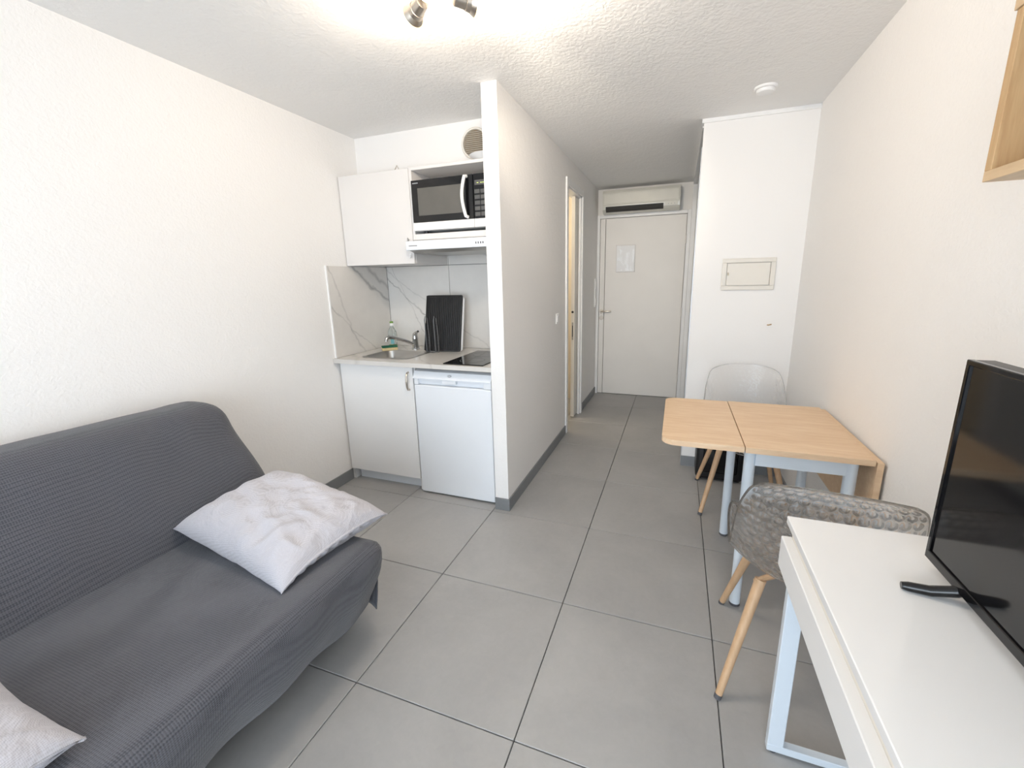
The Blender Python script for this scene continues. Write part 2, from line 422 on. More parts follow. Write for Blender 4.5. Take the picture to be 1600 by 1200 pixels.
# bathroom sliding door
d2 = struct('door_2', box(B(), -.566, -.532, 2.50, 3.2, .01, DZ-.015, .002), M['ivory'])
cas = B()
for x0, x1 in ((XP, XP+.014),):
    box(cas, x0, x1, DY0-.055, DY0, 0, DZ+.055, .002); box(cas, x0, x1, DY1, DY1+.055, 0, DZ+.055, .002); box(cas, x0, x1, DY0, DY1, DZ, DZ+.055, .002)
box(cas, XPL, XP, DY0-.001, DY0+.014, 0, DZ, .001)
box(cas, -.528, XP, DY1-.03, DY1, 0, DZ, .001); box(cas, XPL, XP, DY0, DY1, DZ-.014, DZ, .001)
struct('door_frame', cas, M['white'], d2)
h = B(); cyl(h, (-.549, 2.5, 1.07), (-.549, 2.494, 1.07), .011, n=14); struct('lock_eye', h, M['black'], d2, True)
struct('lock_plate', box(B(), -.556, -.542, 2.496, 2.501, .80, .97, .001), M['steel'], d2)
struct('lock_slot', box(B(), -.552, -.546, 2.4945, 2.4965, .83, .94), M['black'], d2)

def walled(name, loc, label, cat): return thing(name, loc, label, cat)
# ------------------------------------------------------------------ wall fittings
sw = walled('light_switch', (XP, 1.758, 1.03), 'small white light switch on the partition wall beside the bathroom door', 'switch')
ob('plate', box(B(), XP, XP+.008, 1.72, 1.80, 1.035, 1.115, .003), M['white'], sw)
ob('rocker', box(B(), XP+.007, XP+.013, 1.735, 1.785, 1.05, 1.10, .002), M['white'], sw)
ic = walled('corridor_switch', (XP, 3.42, 1.05), 'narrow white switch strip at the far end of the corridor wall beside the entry door', 'switch')
ob('plate', box(B(), XP, XP+.012, 3.38, 3.46, 1.06, 1.38, .003), M['white'], ic)
ob('rocker', box(B(), XP+.011, XP+.017, 3.395, 3.445, 1.08, 1.16, .002), M['white'], ic)
ob('rocker', box(B(), XP+.011, XP+.017, 3.395, 3.445, 1.27, 1.35, .002), M['white'], ic)
# electrical panel
ep = walled('electrical_panel', (.82, YC, 1.29), 'cream rectangular electrical panel cover set in the closet wall', 'panel')
f_ = B(); X0, X1, Z0, Z1 = .664, .976, 1.29, 1.493
box(f_, X0, X1, YC-.014, YC, Z0, Z0+.028, .003); box(f_, X0, X1, YC-.014, YC, Z1-.028, Z1, .003)
box(f_, X0, X0+.028, YC-.014, YC, Z0+.028, Z1-.028, .002); box(f_, X1-.028, X1, YC-.014, YC, Z0+.028, Z1-.028, .002)
ob('frame', f_, M['ivory'], ep)
dr = ob('panel_door', box(B(), X0+.0305, X1-.0305, YC-.012, YC-.002, Z0+.0305, Z1-.0305, .002), M['ivory'], ep)
ob('latch', box(B(), X0+.034, X0+.042, YC-.018, YC-.011, 1.385, 1.405, .002), M['ivory_dark'], dr)
# bare anchor in the wall
an = ob('wall_anchor', tube(B(), [(.965, YC, 1.062), (.968, YC-.012, 1.062), (.985, YC-.02, 1.068)], .0035, 8), M['oak'], smooth=True)
tag(an, 'tiny brown screw anchor sticking out of the closet wall under the electrical panel', 'anchor')
# smoke detector
sd = thing('smoke_detector', (.77, 1.257, ZC-.03), 'small round white smoke detector on the ceiling near the closet', 'smoke detector')
ob('base', lathe(B(), (.77, 1.257, ZC-.012), [(.052, 0), (.056, .004), (.056, .012)], 32), M['white'], sd, True)
ob('cap', lathe(B(), (.77, 1.257, ZC-.03), [(.022, 0), (.040, .003), (.045, .010), (.045, .0175)], 32), M['white'], sd, True)
# air conditioner over the door
ac = thing('air_conditioner', (-.02, YE, 2.05), 'aged off-white wall air conditioner mounted above the entry door', 'air conditioner')
X0, X1 = -.425, .365
yF = YE-.19
prof = [(YE, 2.075), (YE-.10, 2.065), (yF+.03, 2.085), (yF+.005, 2.105), (yF, 2.14), (yF, 2.27), (yF+.02, 2.30), (YE-.08, 2.312), (YE, 2.312)]
ob('body', extr(B(), prof, X0, X1, 'x'), M['acplastic'], ac)
ob('front_panel', box(B(), X0+.015, X1-.01, yF-.008, yF+.004, 2.148, 2.262, .004, 2), M['acplastic'], ac)
ob('panel_ridge', box(B(), X0+.03, X1-.03, yF-.012, yF-.006, 2.155, 2.165, .002), M['acplastic'], ac)
ob('air_outlet', extr(B(), [(yF-.0015, 2.110), (yF+.004, 2.100), (yF+.026, 2.080), (yF+.03, 2.10), (yF+.01, 2.13), (yF-.0015, 2.134)], X0+.035, X1-.16, 'x'), M['gap_shade'], ac)  # solid slot shape, its inner shade put into the near-black colour
ob('control_window', box(B(), X1-.145, X1-.02, yF-.003, yF+.004, 2.108, 2.138, .002), M['acplastic'], ac)
for k in range(3): ob('indicator', box(B(), X1-.115+k*.03, X1-.108+k*.03, yF-.005, yF-.002, 2.12, 2.126), M['greymark'], ac)
# plastic sleeve on the door
sl = thing('plastic_sleeve', (-.18, YE-.014, 1.44), 'glossy clear plastic document sleeve taped to the entry door', 'sleeve')
bmx = B(); nx, nz = 14, 18; g = [[None]*(nz+1) for _ in range(nx+1)]
for i in range(nx+1):
    for j in range(nz+1):
        x = -.288+.213*i/nx; z = 1.445+.30*j/nz
        n_ = noise.noise(Vector((x*14, z*9, 3)))*.008
        g[i][j] = bmx.verts.new((x, YE-.024-abs(n_), z))
for i in range(nx):
    for j in range(nz): bmx.faces.new((g[i][j], g[i+1][j], g[i+1][j+1], g[i][j+1]))
o = ob('sleeve', bmx, M['sleeve'], sl, True, sharp=3)
sm = o.modifiers.new('thick', 'SOLIDIFY'); sm.thickness = .0008
ob('paper_sheet', box(B(), -.28, -.085, YE-.0165, YE-.0145, 1.452, 1.735), M['white'], sl)

# ------------------------------------------------------------------ kitchen
KY = 1.295
# splash tiles: each a thing of the setting
def stile(name, x0, x1, y0, y1, z0, z1):
    return struct(name, box(B(), x0, x1, y0, y1, z0, z1, .001), M['marble'] if x1 < XL+.02 else M['marble_b'], spl)
spl = struct('wall_splashback', box(B(), XL, XPL, KY-.006, KY, .893, 1.68), M['grout'])
stile('tile', XL+.010, -1.196, KY-.014, KY-.005, .8935, 1.4995); stile('tile', -1.193, XPL-.001, KY-.014, KY-.005, .8935, 1.4995)
stile('tile', -1.75+.010, -1.196, KY-.014, KY-.005, 1.5025, 1.68); stile('tile', -1.193, XPL-.001, KY-.014, KY-.005, 1.5025, 1.68)
stile('tile', XL, XL+.009, .672, KY-.015, .8935, 1.497)
struct('edge_trim', box(B(), XL, XL+.010, .664, .6715, .8935, 1.5), M['white'], spl)
# base cabinet under the sink
bc = thing('base_cabinet', (-1.46, .98, 0), 'white base cabinet with one door under the sink, left of the fridge', 'cabinet')
CX0, CX1 = XL+.002, -1.16
cb = B()
box(cb, CX0, CX0+.018, .71, 1.28, 0, .862); box(cb, CX1-.018, CX1, .71, 1.28, 0, .862); box(cb, CX0+.018, CX1-.018, .72, 1.28, .085, .103); box(cb, CX0+.018, CX1-.018, 1.262, 1.28, .103, .862)
ob('body', cb, M['white'], bc)
dr = ob('door', box(B(), CX0+.008, CX1-.004, .688, .708, .086, .858, .0015), M['white'], bc)
hx = -1.195
ob('handle', tube(B(), [(hx, .688, .822), (hx, .672, .820), (hx+.002, .660, .80), (hx+.003, .656, .765), (hx+.002, .660, .73), (hx, .672, .71), (hx, .688, .708)], [.007, .006, .006, .0075, .006, .006, .007], 8), M['nickel'], dr, True)
ob('plinth', box(B(), CX0+.035, CX1, .745, .761, 0, .084), M['white_cool'], bc)
# worktop
wt = B(); x0, x1, y0, y1, z0, z1 = XL+.001, XPL-.001, .64, KY-.015, .865, .893
SX0, SX1, SY0, SY1 = -1.60, -1.25, .755, 1.045
box(wt, x0, x1, y0, SY0, z0, z1); box(wt, x0, x1, SY1, y1, z0, z1); box(wt, x0, SX0, SY0, SY1, z0, z1); box(wt, SX1, x1, SY0, SY1, z0, z1)
tag(ob('worktop', wt, M['worktop']), 'pale marble-look worktop running from the left wall to the partition', 'worktop')
# sink
sk = thing('kitchen_sink', (-1.425, .90, .76), 'rectangular stainless steel sink set in the marble-look worktop', 'sink')
def bowl():
    bm = B(); rings = []
    for (o_, z, r) in ((.016, .8945, .05), (.016, .8955, .05), (-.003, .8955, .045), (-.006, .885, .045), (-.015, .80, .05), (-.04, .775, .05), (-.10, .770, .03)):
        rings.append([bm.verts.new((a, b_, z)) for a, b_ in rrect(SX0-o_, SX1+o_, SY0-o_, SY1+o_, r)])
    for a, c in zip(rings, rings[1:]):
        n = len(a)
        for j in range(n): bm.faces.new((a[j], a[(j+1) % n], c[(j+1) % n], c[j]))
    bm.faces.new(rings[-1]); return bm
ob('bowl', bowl(), M['steel'], sk, True)
ob('drain', lathe(B(), (-1.425, .90, .771), [(.035, 0), (.04, .001), (.04, .003), (.03, .004), (.012, .002)], 24), M['chrome'], sk, True)
# tap
tp = thing('kitchen_tap', (-1.425, 1.13, .893), 'chrome single lever mixer tap behind the sink', 'tap')
tx, ty = -1.425, 1.13
ob('body', lathe(B(), (tx, ty, .893), [(.030, 0), (.030, .006), (.023, .012), (.021, .075), (.023, .082), (.020, .092), (.006, .094)], 24), M['chrome'], tp, True)
ob('spout', tube(B(), [(tx-.012, ty-.01, .935), (tx-.05, ty-.06, .965), (tx-.085, ty-.125, .992), (tx-.105, ty-.17, 1.002), (tx-.11, ty-.19, .995), (tx-.112, ty-.195, .975)], [.014, .0125, .012, .013, .013, .012], 14), M['chrome'], tp, True)
ob('lever', tube(B(), [(tx, ty, .985), (tx+.002, ty, 1.004), (tx+.018, ty-.012, 1.018), (tx+.05, ty-.03, 1.032)], [.020, .018, .011, .008], 12), M['chrome'], tp, True)
# induction hob
hb = thing('induction_hob', (-.80, .90, .893), 'black glass two-zone hob set in the worktop beside the partition', 'hob')
ob('glass_plate', box(B(), -.925, -.655, .665, 1.15, .8935, .8995, .002), M['blackgloss'], hb)
for cy, r in ((.80, .08), (1.02, .095)):
    bm = B(); ring = []
    n = 40
    for rr, zz in ((r, .8996), (r, .8999), (r-.003, .8999), (r-.003, .8996)):
        ring.append([bm.verts.new((-.79+rr*math.cos(2*PI*j/n), cy+rr*math.sin(2*PI*j/n), zz)) for j in range(n)])
    for a, c in zip(ring, ring[1:]+ring[:1]):
        for j in range(n): bm.faces.new((a[j], a[(j+1) % n], c[(j+1) % n], c[j]))
    ob('cooking_ring', bm, M['hobmark'], hb)
# black ribbed drying tray and rack leaning on the splash tiles
dt = thing('drying_tray', (-1.16, 1.13, .893), 'tall black ribbed draining tray leaning upright on the splashback', 'tray')
bm = B(); tz = .40; tw0, tw1 = -1.30, -1.03
def lean(bm, ya=1.07, ang=.20, x0=-1.165, yaw=0.0):
    for v in bm.verts:
        x, y, z = v.co; h_ = z-.895
        v.co = Vector((x, ya + y*math.cos(ang) + h_*math.sin(ang) + (x+1.165)*.12, .897 + h_*math.cos(ang) - y*math.sin(ang)))
    return bm
trayb = extr(B(), [(a, b_) for a, b_ in rrect(tw0, tw1, .895, .895+tz, .012)], .0, .008, 'y')
ob('tray_sheet', lean(trayb), M['black'], dt)
rim = B()
tube(rim, [(tw0+.004, -.003, .90), (tw0+.004, -.003, .895+tz-.006), (tw1-.004, -.003, .895+tz-.006), (tw1-.004, -.003, .90)], .005, 8)
ob('rim', lean(rim), M['black'], dt, True)
for k in range(18):
    x = tw0+.018+k*(tw1-tw0-.036)/17
    ob('rib', lean(box(B(), x-.0028, x+.0028, -.006, .001, .905, .895+tz-.014, .001)), M['black'], dt)
wr = thing('wire_rack', (-1.2, 1.06, .893), 'small black wire plate rack standing in front of the draining tray', 'rack')
bm = B()
for x in (-1.262, -1.19):
    tube(bm, [(x, 1.025, .898), (x, 1.02, 1.125), (x+.004, 1.024, 1.15), (x+.014, 1.03, 1.135), (x+.02, 1.035, 1.02), (x+.02, 1.035, .90)], .0038, 8)
tube(bm, [(-1.285, 1.05, .898), (-1.262, 1.02, .898), (-1.19, 1.01, .898), (-1.17, 1.035, .898)], .0035, 8)
ob('frame', bm, M['wire'], wr, True)
for k in range(9):
    z = .93+k*.021
    ob('wire', tube(B(), [(-1.258, 1.022, z), (-1.242, 1.034, z+.02)], .002, 6), M['black'], wr)
    ob('wire', tube(B(), [(-1.186, 1.022, z), (-1.170, 1.034, z+.02)], .002, 6), M['black'], wr)
wbd = extr(B(), rrect(-1.27, -1.0215, .895, 1.28, .02), .0, .006, 'y')
tag(ob('reflection_board', lean(wbd, 1.086, .19), M['white']), 'thin white board behind the black draining tray, standing in for a bright reflection', 'board')  # bright reflected sliver beside the tray, put in as a white sheet
# washing-up bottle
bt_ = thing('dish_soap_bottle', (-1.655, 1.17, .893), 'clear dish soap bottle with green cap in the worktop corner', 'bottle')
bx, by = -1.655, 1.17
ob('bottle', lathe(B(), (bx, by, .893), [(.030, 0), (.036, .006), (.037, .05), (.040, .09), (.035, .125), (.018, .155), (.013, .162), (.013, .168)], 28, 1, .62), M['bottleclear'], bt_, True)
ob('liquid', lathe(B(), (bx, by, .895), [(.027, 0), (.032, .005), (.032, .022)], 24, 1, .6), M['capgreen'], bt_, True)
ob('label', box(B(), bx-.0, bx+.03, by-.0275, by-.0255, .925, .985, .0005), M['label'], bt_)
ob('collar', lathe(B(), (bx, by, 1.061), [(.014, 0), (.015, .004), (.013, .02)], 20), M['white'], bt_, True)
ob('cap', lathe(B(), (bx, by, 1.081), [(.0135, 0), (.0135, .010), (.010, .014)], 20), M['capgreen'], bt_, True)
sg = thing('dish_sponge', (-1.60, 1.08, .893), 'green and yellow scouring sponge between the soap bottle and sink', 'sponge')
sg.matrix_basis = Matrix.Translation((-1.60, 1.05, .893)) @ Matrix.Rotation(.75, 4, 'Z')
def inroot(bm, root): bm.transform(root.matrix_basis); return bm
ob('foam', inroot(box(B(), -.055, .055, -.035, .035, 0, .022, .004, 2), sg), M['sponge_y'], sg)
ob('scouring_pad', inroot(box(B(), -.055, .055, -.035, .035, .0225, .032, .002), sg), M['sponge_g'], sg)

# fridge
fg = thing('mini_fridge', (-.88, .97, 0), 'white under-counter fridge below the worktop beside the partition', 'fridge')
FX0, FX1, FY = -1.15, -.612, .672
ob('body', box(B(), FX0+.005, FX1-.002, FY+.05, 1.22, .012, .80, .004), M['white_cool'], fg)
ob('top_cap', extr(B(), [(FY-.004, .797), (FY+.018, .835), (FY+.05, .842), (1.22, .842), (1.22, .801), (FY-.004, .790)], FX0, FX1, 'x'), M['white_cool'], fg)
dr = ob('door', box(B(), FX0+.003, FX1-.001, FY, FY+.045, .012, .748, .006, 2), M['white_cool'], fg)
gr = B()
box(gr, FX0+.003, FX0+.03, FY+.002, FY+.045, .75, .789, .002); box(gr, FX1-.05, FX1-.001, FY+.002, FY+.045, .75, .789, .002)
box(gr, FX0+.03, FX1-.05, FY+.028, FY+.045, .75, .789)
ob('grip_recess', gr, M['white_cool'], dr)
ob('handle_tab', box(B(), -.945, -.85, FY, FY+.03, .765, .789, .003), M['white_cool'], dr)
lg = B(); n = 20
for (a, b2, c) in ((.014, .006, 0), (.009, .0035, 1)):
    cx = -.892+.002*c; pts = [(cx+a*math.cos(2*PI*j/n), 0, .8165+b2*math.sin(2*PI*j/n)) for j in range(n+1)]
    tube(lg, [(p[0], FY+.0055+(p[2]-.8165)*.47, p[2]) for p in pts], .0009, 6)
ob('logo', lg, M['greymark'], fg)
for x in (FX0+.04, FX1-.04):
    ob('foot', lathe(B(), (x, FY+.08, 0), [(.015, 0), (.015, .013)], 14), M['rubber'], fg)

# upper cabinets
UY, UYB = .862, 1.28
uc = thing('wall_cabinet', (-1.46, 1.07, 1.5), 'white wall cabinet with one plain door above the sink', 'cabinet')
ub = B()
UX0, UX1 = XL+.002, -1.2
box(ub, UX0, UX0+.018, UY+.022, UYB, 1.503, 2.068); box(ub, UX1-.018, UX1-.001, UY+.022, UYB, 1.503, 2.068)
box(ub, UX0+.018, UX1-.018, UY+.022, UYB, 1.503, 1.52); box(ub, UX0+.018, UX1-.018, UY+.022, UYB, 2.05, 2.068)
ob('body', ub, M['unit'], uc)
dr = ob('door', box(B(), UX0+.004, UX1-.003, UY, UY+.019, 1.50, 2.066, .0015), M['unit'], uc)
hk = thing('door_hook', (-1.24, .84, 1.6), 'small white plastic hook stuck on the lower right corner of the wall cabinet door', 'hook')
ob('clip', tube(B(), [(-1.232, UY-.001, 1.645), (-1.232, UY-.014, 1.655), (-1.228, UY-.018, 1.64), (-1.226, UY-.008, 1.625)], .004, 8), M['chrome'], hk, True)
ob('hook', tube(B(), [(-1.226, UY-.001, 1.565), (-1.226, UY-.006, 1.545), (-1.222, UY-.016, 1.535), (-1.215, UY-.02, 1.55)], .004, 8), M['white'], hk, True)
un = thing('open_wall_unit', (-.90, 1.07, 1.64), 'open white wall unit holding the microwave beside the partition', 'shelf unit')
n0, n1 = -1.1995, XPL-.002
ob('side_panel', box(B(), n0, n0+.018, UY, UYB, 1.642, 2.068, .001), M['unit'], un)
ob('side_panel', box(B(), n1-.018, n1, UY, UYB, 1.642, 2.068, .001), M['unit'], un)
ob('top_panel', box(B(), n0+.018, n1-.018, UY, UYB, 2.050, 2.068, .001), M['unit'], un)
ob('shelf', box(B(), n0+.018, n1-.018, UY-.0, UYB, 1.6425, 1.678, .001), M['unit'], un)
ob('back_panel', box(B(), n0+.018, n1-.018, UYB-.01, UYB-.004, 1.678, 2.05), M['unit'], un)
# microwave
mw = thing('microwave', (-.90, 1.0, 1.679), 'black and white microwave oven inside the open wall unit', 'microwave')
m0, m1, my, mz0, mz1 = -1.172, -.625, .835, 1.695, 1.985
ob('body', box(B(), m0+.002, m1-.002, my+.02, my+.36, mz0, mz1-.002, .003), M['white'], mw)
dr = ob('door', box(B(), m0, -.755, my, my+.02, mz0+.048, mz1, .002), M['blackgloss'], mw)
ob('window', box(B(), m0+.045, -.825, my-.003, my+.002, mz0+.085, mz1-.047, .001), M['microgrey'], dr)
ob('handle', tube(B(), [(-.793, my-.002, mz1-.010)] + [(-.797-.012*math.sin(PI*t), my-.022-.014*math.sin(PI*t), mz1-.014-t*.214) for t in [k/14 for k in range(15)]] + [(-.793, my-.002, mz0+.058)], [.010]*17, 12), M['white_gloss'], dr, True)
ob('brand_mark', box(B(), m0+.012, m0+.05, my-.0012, my+.001, mz1-.020, mz1-.014), M['greymark'], dr)
ob('lower_door_strip', box(B(), m0, -.755, my, my+.02, mz0, mz0+.046, .002), M['white'], mw)
ob('lower_panel_strip', box(B(), -.752, m1, my, my+.02, mz0, mz0+.046, .002), M['white'], mw)
cp = ob('control_panel', box(B(), -.752, m1, my, my+.02, mz0+.048, mz1, .002), M['blackgloss'], mw)
ob('display', box(B(), -.742, -.640, my-.002, my+.001, mz1-.062, mz1-.035, .0008), M['key'], cp)
for x in (-.727, -.705, -.692):
    ob('digit', box(B(), x, x+.010, my-.003, my-.0015, mz1-.052, mz1-.049), M['digit'], cp)
for r in range(5):
    for c in range(3):
        z = mz1-.085-r*.031; x = -.744+c*.038
        ob('button', box(B(), x, x+.033, my-.003, my+.001, z-.022, z, .001), M['key'], cp)
for x in (m0+.06, m1-.06):
    for y in (my+.05, my+.30): ob('foot', lathe(B(), (x, y, 1.678), [(.016, 0), (.016, .018)], 14), M['black'], mw)
# hood
hd = thing('range_hood', (-.90, 1.0, 1.55), 'slim white pull-out range hood under the microwave unit', 'range hood')
ob('front_lip', box(B(), -1.218, XPL-.003, .800, .86, 1.578, 1.632, .004, 2), M['white_cool'], hd)
ob('upper_body', box(B(), -1.198, XPL-.003, .866, UYB, 1.600, 1.641, .001), M['white'], hd)
ob('filter_grille', extr(B(), [(.805, 1.577), (.86, 1.562), (1.20, 1.562), (1.20, 1.598), (.87, 1.598), (.86, 1.577)], -1.195, XPL-.004, 'x'), M['steel'], hd)
for k in range(4): ob('button', box(B(), -.735+k*.015, -.729+k*.015, .797, .801, 1.597, 1.609, .0005), M['rubber'], hd)
ob('brand_mark', box(B(), -1.195, -1.135, .799, .8005, 1.6, 1.607), M['greymark'], hd)
# round ventilation grille
vg = thing('vent_grille', (-.835, 1.066, 2.12), 'round beige louvred vent grille high on the kitchen wall', 'vent')
n = 40; bm = B(); rg = []
for rr, yy in ((.092, 1.066), (.092, 1.055), (.086, 1.048), (.078, 1.050), (.078, 1.066)):
    rg.append([bm.verts.new((-.835+rr*math.cos(2*PI*j/n), yy, 2.212+rr*math.sin(2*PI*j/n))) for j in range(n)])
for a, c in zip(rg, rg[1:]):
    for j in range(n): bm.faces.new((a[j], a[(j+1) % n], c[(j+1) % n], c[j]))
ob('rim', bm, M['ivory'], vg, True)
ob('backing', cyl(B(), (-.835, 1.0655, 2.212), (-.835, 1.063, 2.212), .077, n=40), M['vent_shade'], vg)
for k in range(13):
    z = 2.212-.066+k*.011; w = math.sqrt(max(.0001, .0765**2-(z-2.212)**2))
    ob('slat', extr(B(), [(1.050, z-.0035), (1.0515, z-.0045), (1.060, z-.0005), (1.0585, z+.0008)], -.835-w, -.835+w, 'x'), M['ivory'], vg)
ds = ob('white_dish', lathe(B(), (-.70, .94, 2.068), [(.05, 0), (.055, .003), (.105, .028), (.108, .031), (.10, .030), (.05, .008)], 36), M['white_gloss'], smooth=True)
tag(ds, 'white dish lying on top of the microwave unit below the round vent', 'dish')
hk = ob('wire_hook', tube(B(), [(-1.31, .88, 2.069), (-1.295, .885, 2.095), (-1.28, .88, 2.069)], .0025, 8), M['nickel'], smooth=True)
tag(hk, 'tiny bent wire hook lying on top of the wall cabinet', 'hook')

# ------------------------------------------------------------------ ceiling spotlight
lt = thing('ceiling_spotlight', (-.37, -.16, 2.2), 'satin nickel ceiling spotlight with three lit heads, above the middle of the room', 'ceiling light')
ob('ceiling_plate', lathe(B(), (-.37, -.19, ZC-.02), [(.055, 0), (.065, .006), (.065, .019)], 32), M['nickel'], lt, True)
heads = [((-.450, -.143, 2.252), (-.85, .48, -.18)), ((-.36, -.20, 2.275), (-.02, -.75, -.75)), ((-.302, -.105, 2.262), (.74, .67, -.06))]
for (hp, dr_), pw, sp in zip(heads, (5, 8, 10), (6, 22, 16)):
    hp = Vector(hp); d = Vector(dr_).normalized()
    a = hp-d*.035; b2 = hp+d*.02; c = hp+d*.045
    h = ob('lamp_head', tube(B(), [a, a+d*.004, hp+d*.005, hp+d*.006, b2], [.016, .022, .024, .026, .028], 20), M['nickel'], lt, True)
    ob('arm', tube(B(), [a+d*.01, a+Vector((0, 0, .03))+d*.005, Vector((-.37, -.19, ZC-.03)) + (a-Vector((-.37, -.19, 2.3)))*.35, Vector((-.37, -.19, ZC-.015))], .007, 10), M['nickel'], h, True)
    ob('reflector', tube(B(), [b2-d*.001, b2+d*.010, c-d*.008], [.027, .033, .036], 24), M['nickel'], h, True)
    ob('glass_rim', tube(B(), [c-d*.0085, c-d*.004, c+d*.002], [.037, .040, .038], 24), M['glow'], h, True)
    ob('bulb', tube(B(), [c-d*.004, c, c+d*.003], [.035, .036, .030], 24), M['bulb'], h, True)
    lamp('bulb_light', c+d*.03, pw, (1, .85, .68), .025, lt)
    lamp('bulb_flood', c+d*.01, sp, (1, .87, .72), .03, lt, 'SPOT', d.to_track_quat('-Z', 'Y').to_euler(), 2.7, 1.0)
    if dr_[0] > .3: lamp('added_corridor_beam', c+d*.01, 95, (1, .87, .70), .03, lt, 'SPOT', Vector((.03, .965, -.22)).to_track_quat('-Z', 'Y').to_euler(), .95, 1.0)  # extra spot added to brighten the corridor, aimed apart from its head

# ------------------------------------------------------------------ drop leaf table
tb = thing('dropleaf_table', (.86, .50, 0), 'beech drop-leaf table with pale blue-grey tube legs against the right wall', 'table')
TZ = .742
ob('tabletop', extr(B(), [(.676, .172), (1.085, .172), (1.085, .832), (.676, .832)], TZ-.022, TZ, 'z'), M['leaf'], tb)
ob('raised_leaf', extr(B(), rrect(.368, .672, .172, .825, .055, (0, 1, 1, 0)), TZ-.022, TZ, 'z'), M['leaf'], tb)
lf = ob('hanging_leaf', extr(B(), rrect(.172, .832, .43, TZ-.008, .05, (0, 0, 1, 1)), 1.090, 1.110, 'x'), M['leaf'], tb)
ob('latch', box(B(), 1.074, 1.090, .37, .40, .60, .685, .004), M['black'], lf)
for (x, y) in ((.703, .233), (1.035, .225), (.707, .77), (1.035, .775)):
    l = ob('leg', cyl(B(), (x, y, .012), (x, y, TZ-.022), .021, n=24), M['tubeblue'], tb, True)
    ob('foot_cap', lathe(B(), (x, y, 0), [(.019, 0), (.0215, .003), (.0215, .013)], 20), M['rubber'], l, True)
for nm, a in (('rail', (.72, 1.02, .214, .234, .655, TZ-.0225)), ('rail', (.72, 1.02, .768, .788, .655, TZ-.0225)), ('rail', (1.026, 1.046, .245, .755, .655, TZ-.0225)), ('rail', (.695, .713, .25, .755, .675, TZ-.0225))):
    ob(nm, box(B(), *a), M['tubeblue'], tb)

# ------------------------------------------------------------------ honeycomb chairs
PF = [(.225, .400), (.215, .425), (.17, .437), (.08, .430), (-.03, .423), (-.12, .430), (-.185, .462), (-.222, .53), (-.243, .61), (-.262, .70), (-.280, .79), (-.286, .826)]
WF = [.14, .190, .228, .242, .240, .238, .236, .232, .228, .220, .198, .165]
RZ = [.045, .068, .092, .098, .085, .085, .085, .045, .015, 0, -.012, -.022]
RY = [-.03, -.03, -.015, 0, 0, .01, .05, .095, .105, .085, .055, .04]
def interp(L, s):
    s = max(0, min(.99999, s))*(len(L)-1); i = int(s); f = s-i
    def g(k): return L[max(0, min(len(L)-1, k))]
    p0, p1, p2, p3 = g(i-1), g(i), g(i+1), g(i+2)
    def cr(a, b_, c, d): return .5*((2*b_)+(-a+c)*f+(2*a-5*b_+4*c-d)*f*f+(-a+3*b_-3*c+d)*f**3)
    return tuple(cr(*q) for q in zip(p0, p1, p2, p3)) if isinstance(p1, tuple) else cr(p0, p1, p2, p3)
def shell_pt(s, t):
    y, z = interp(PF, s); w = interp(WF, s); e = abs(t)**2.6
    return Vector((t*w, y + interp(RY, s)*e, z + interp(RZ, s)*e))
def chair_shell():
    """polycarbonate shell: smooth outer skin, inner skin pressed with a hexagonal field of round dimples"""
    bm = B(); ns, ntt = 280, 150
    P = [[shell_pt(i/ns, -1+2*j/ntt) for j in range(ntt+1)] for i in range(ns+1)]
    pitch = .034; ry = pitch*.866; V = []; U = []
    for i in range(ns+1):
        row = []; low = []
        for j in range(ntt+1):
            p = P[i][j]
            du = P[min(i+2, ns)][j]-P[max(i-2, 0)][j]; dv = P[i][min(j+2, ntt)]-P[i][max(j-2, 0)]
            nn = dv.cross(du).normalized()
            t = -1+2*j/ntt; a = i/ns*.95; b_ = t*.235
            k = round(a/ry); best = 9
            for kk in (k-1, k, k+1):
                off = pitch/2 if kk % 2 else 0
                q = round((b_-off)/pitch)*pitch+off
                best = min(best, math.hypot(a-kk*ry, b_-q))
            edge = max(0, min(1, (1-abs(t))*9-.3, (1-i/ns)*30-.6, (i/ns)*20-.5))
            h = max(0, 1-(best/.0135)**2)**.55*edge
            row.append(bm.verts.new(p - nn*(.0042 - h*.0068))); low.append(bm.verts.new(p + nn*.0038))
        V.append(row); U.append(low)
    for i in range(ns):
        for j in range(ntt):
            bm.faces.new((V[i][j], V[i][j+1], V[i+1][j+1], V[i+1][j])); bm.faces.new((U[i][j], U[i+1][j], U[i+1][j+1], U[i][j+1]))
    for i in range(ns):
        bm.faces.new((V[i][0], V[i+1][0], U[i+1][0], U[i][0])); bm.faces.new((V[i][ntt], U[i][ntt], U[i+1][ntt], V[i+1][ntt]))
    for j in range(ntt):
        bm.faces.new((V[0][j], U[0][j], U[0][j+1], V[0][j+1])); bm.faces.new((V[ns][j], V[ns][j+1], U[ns][j+1], U[ns][j]))
    return bm
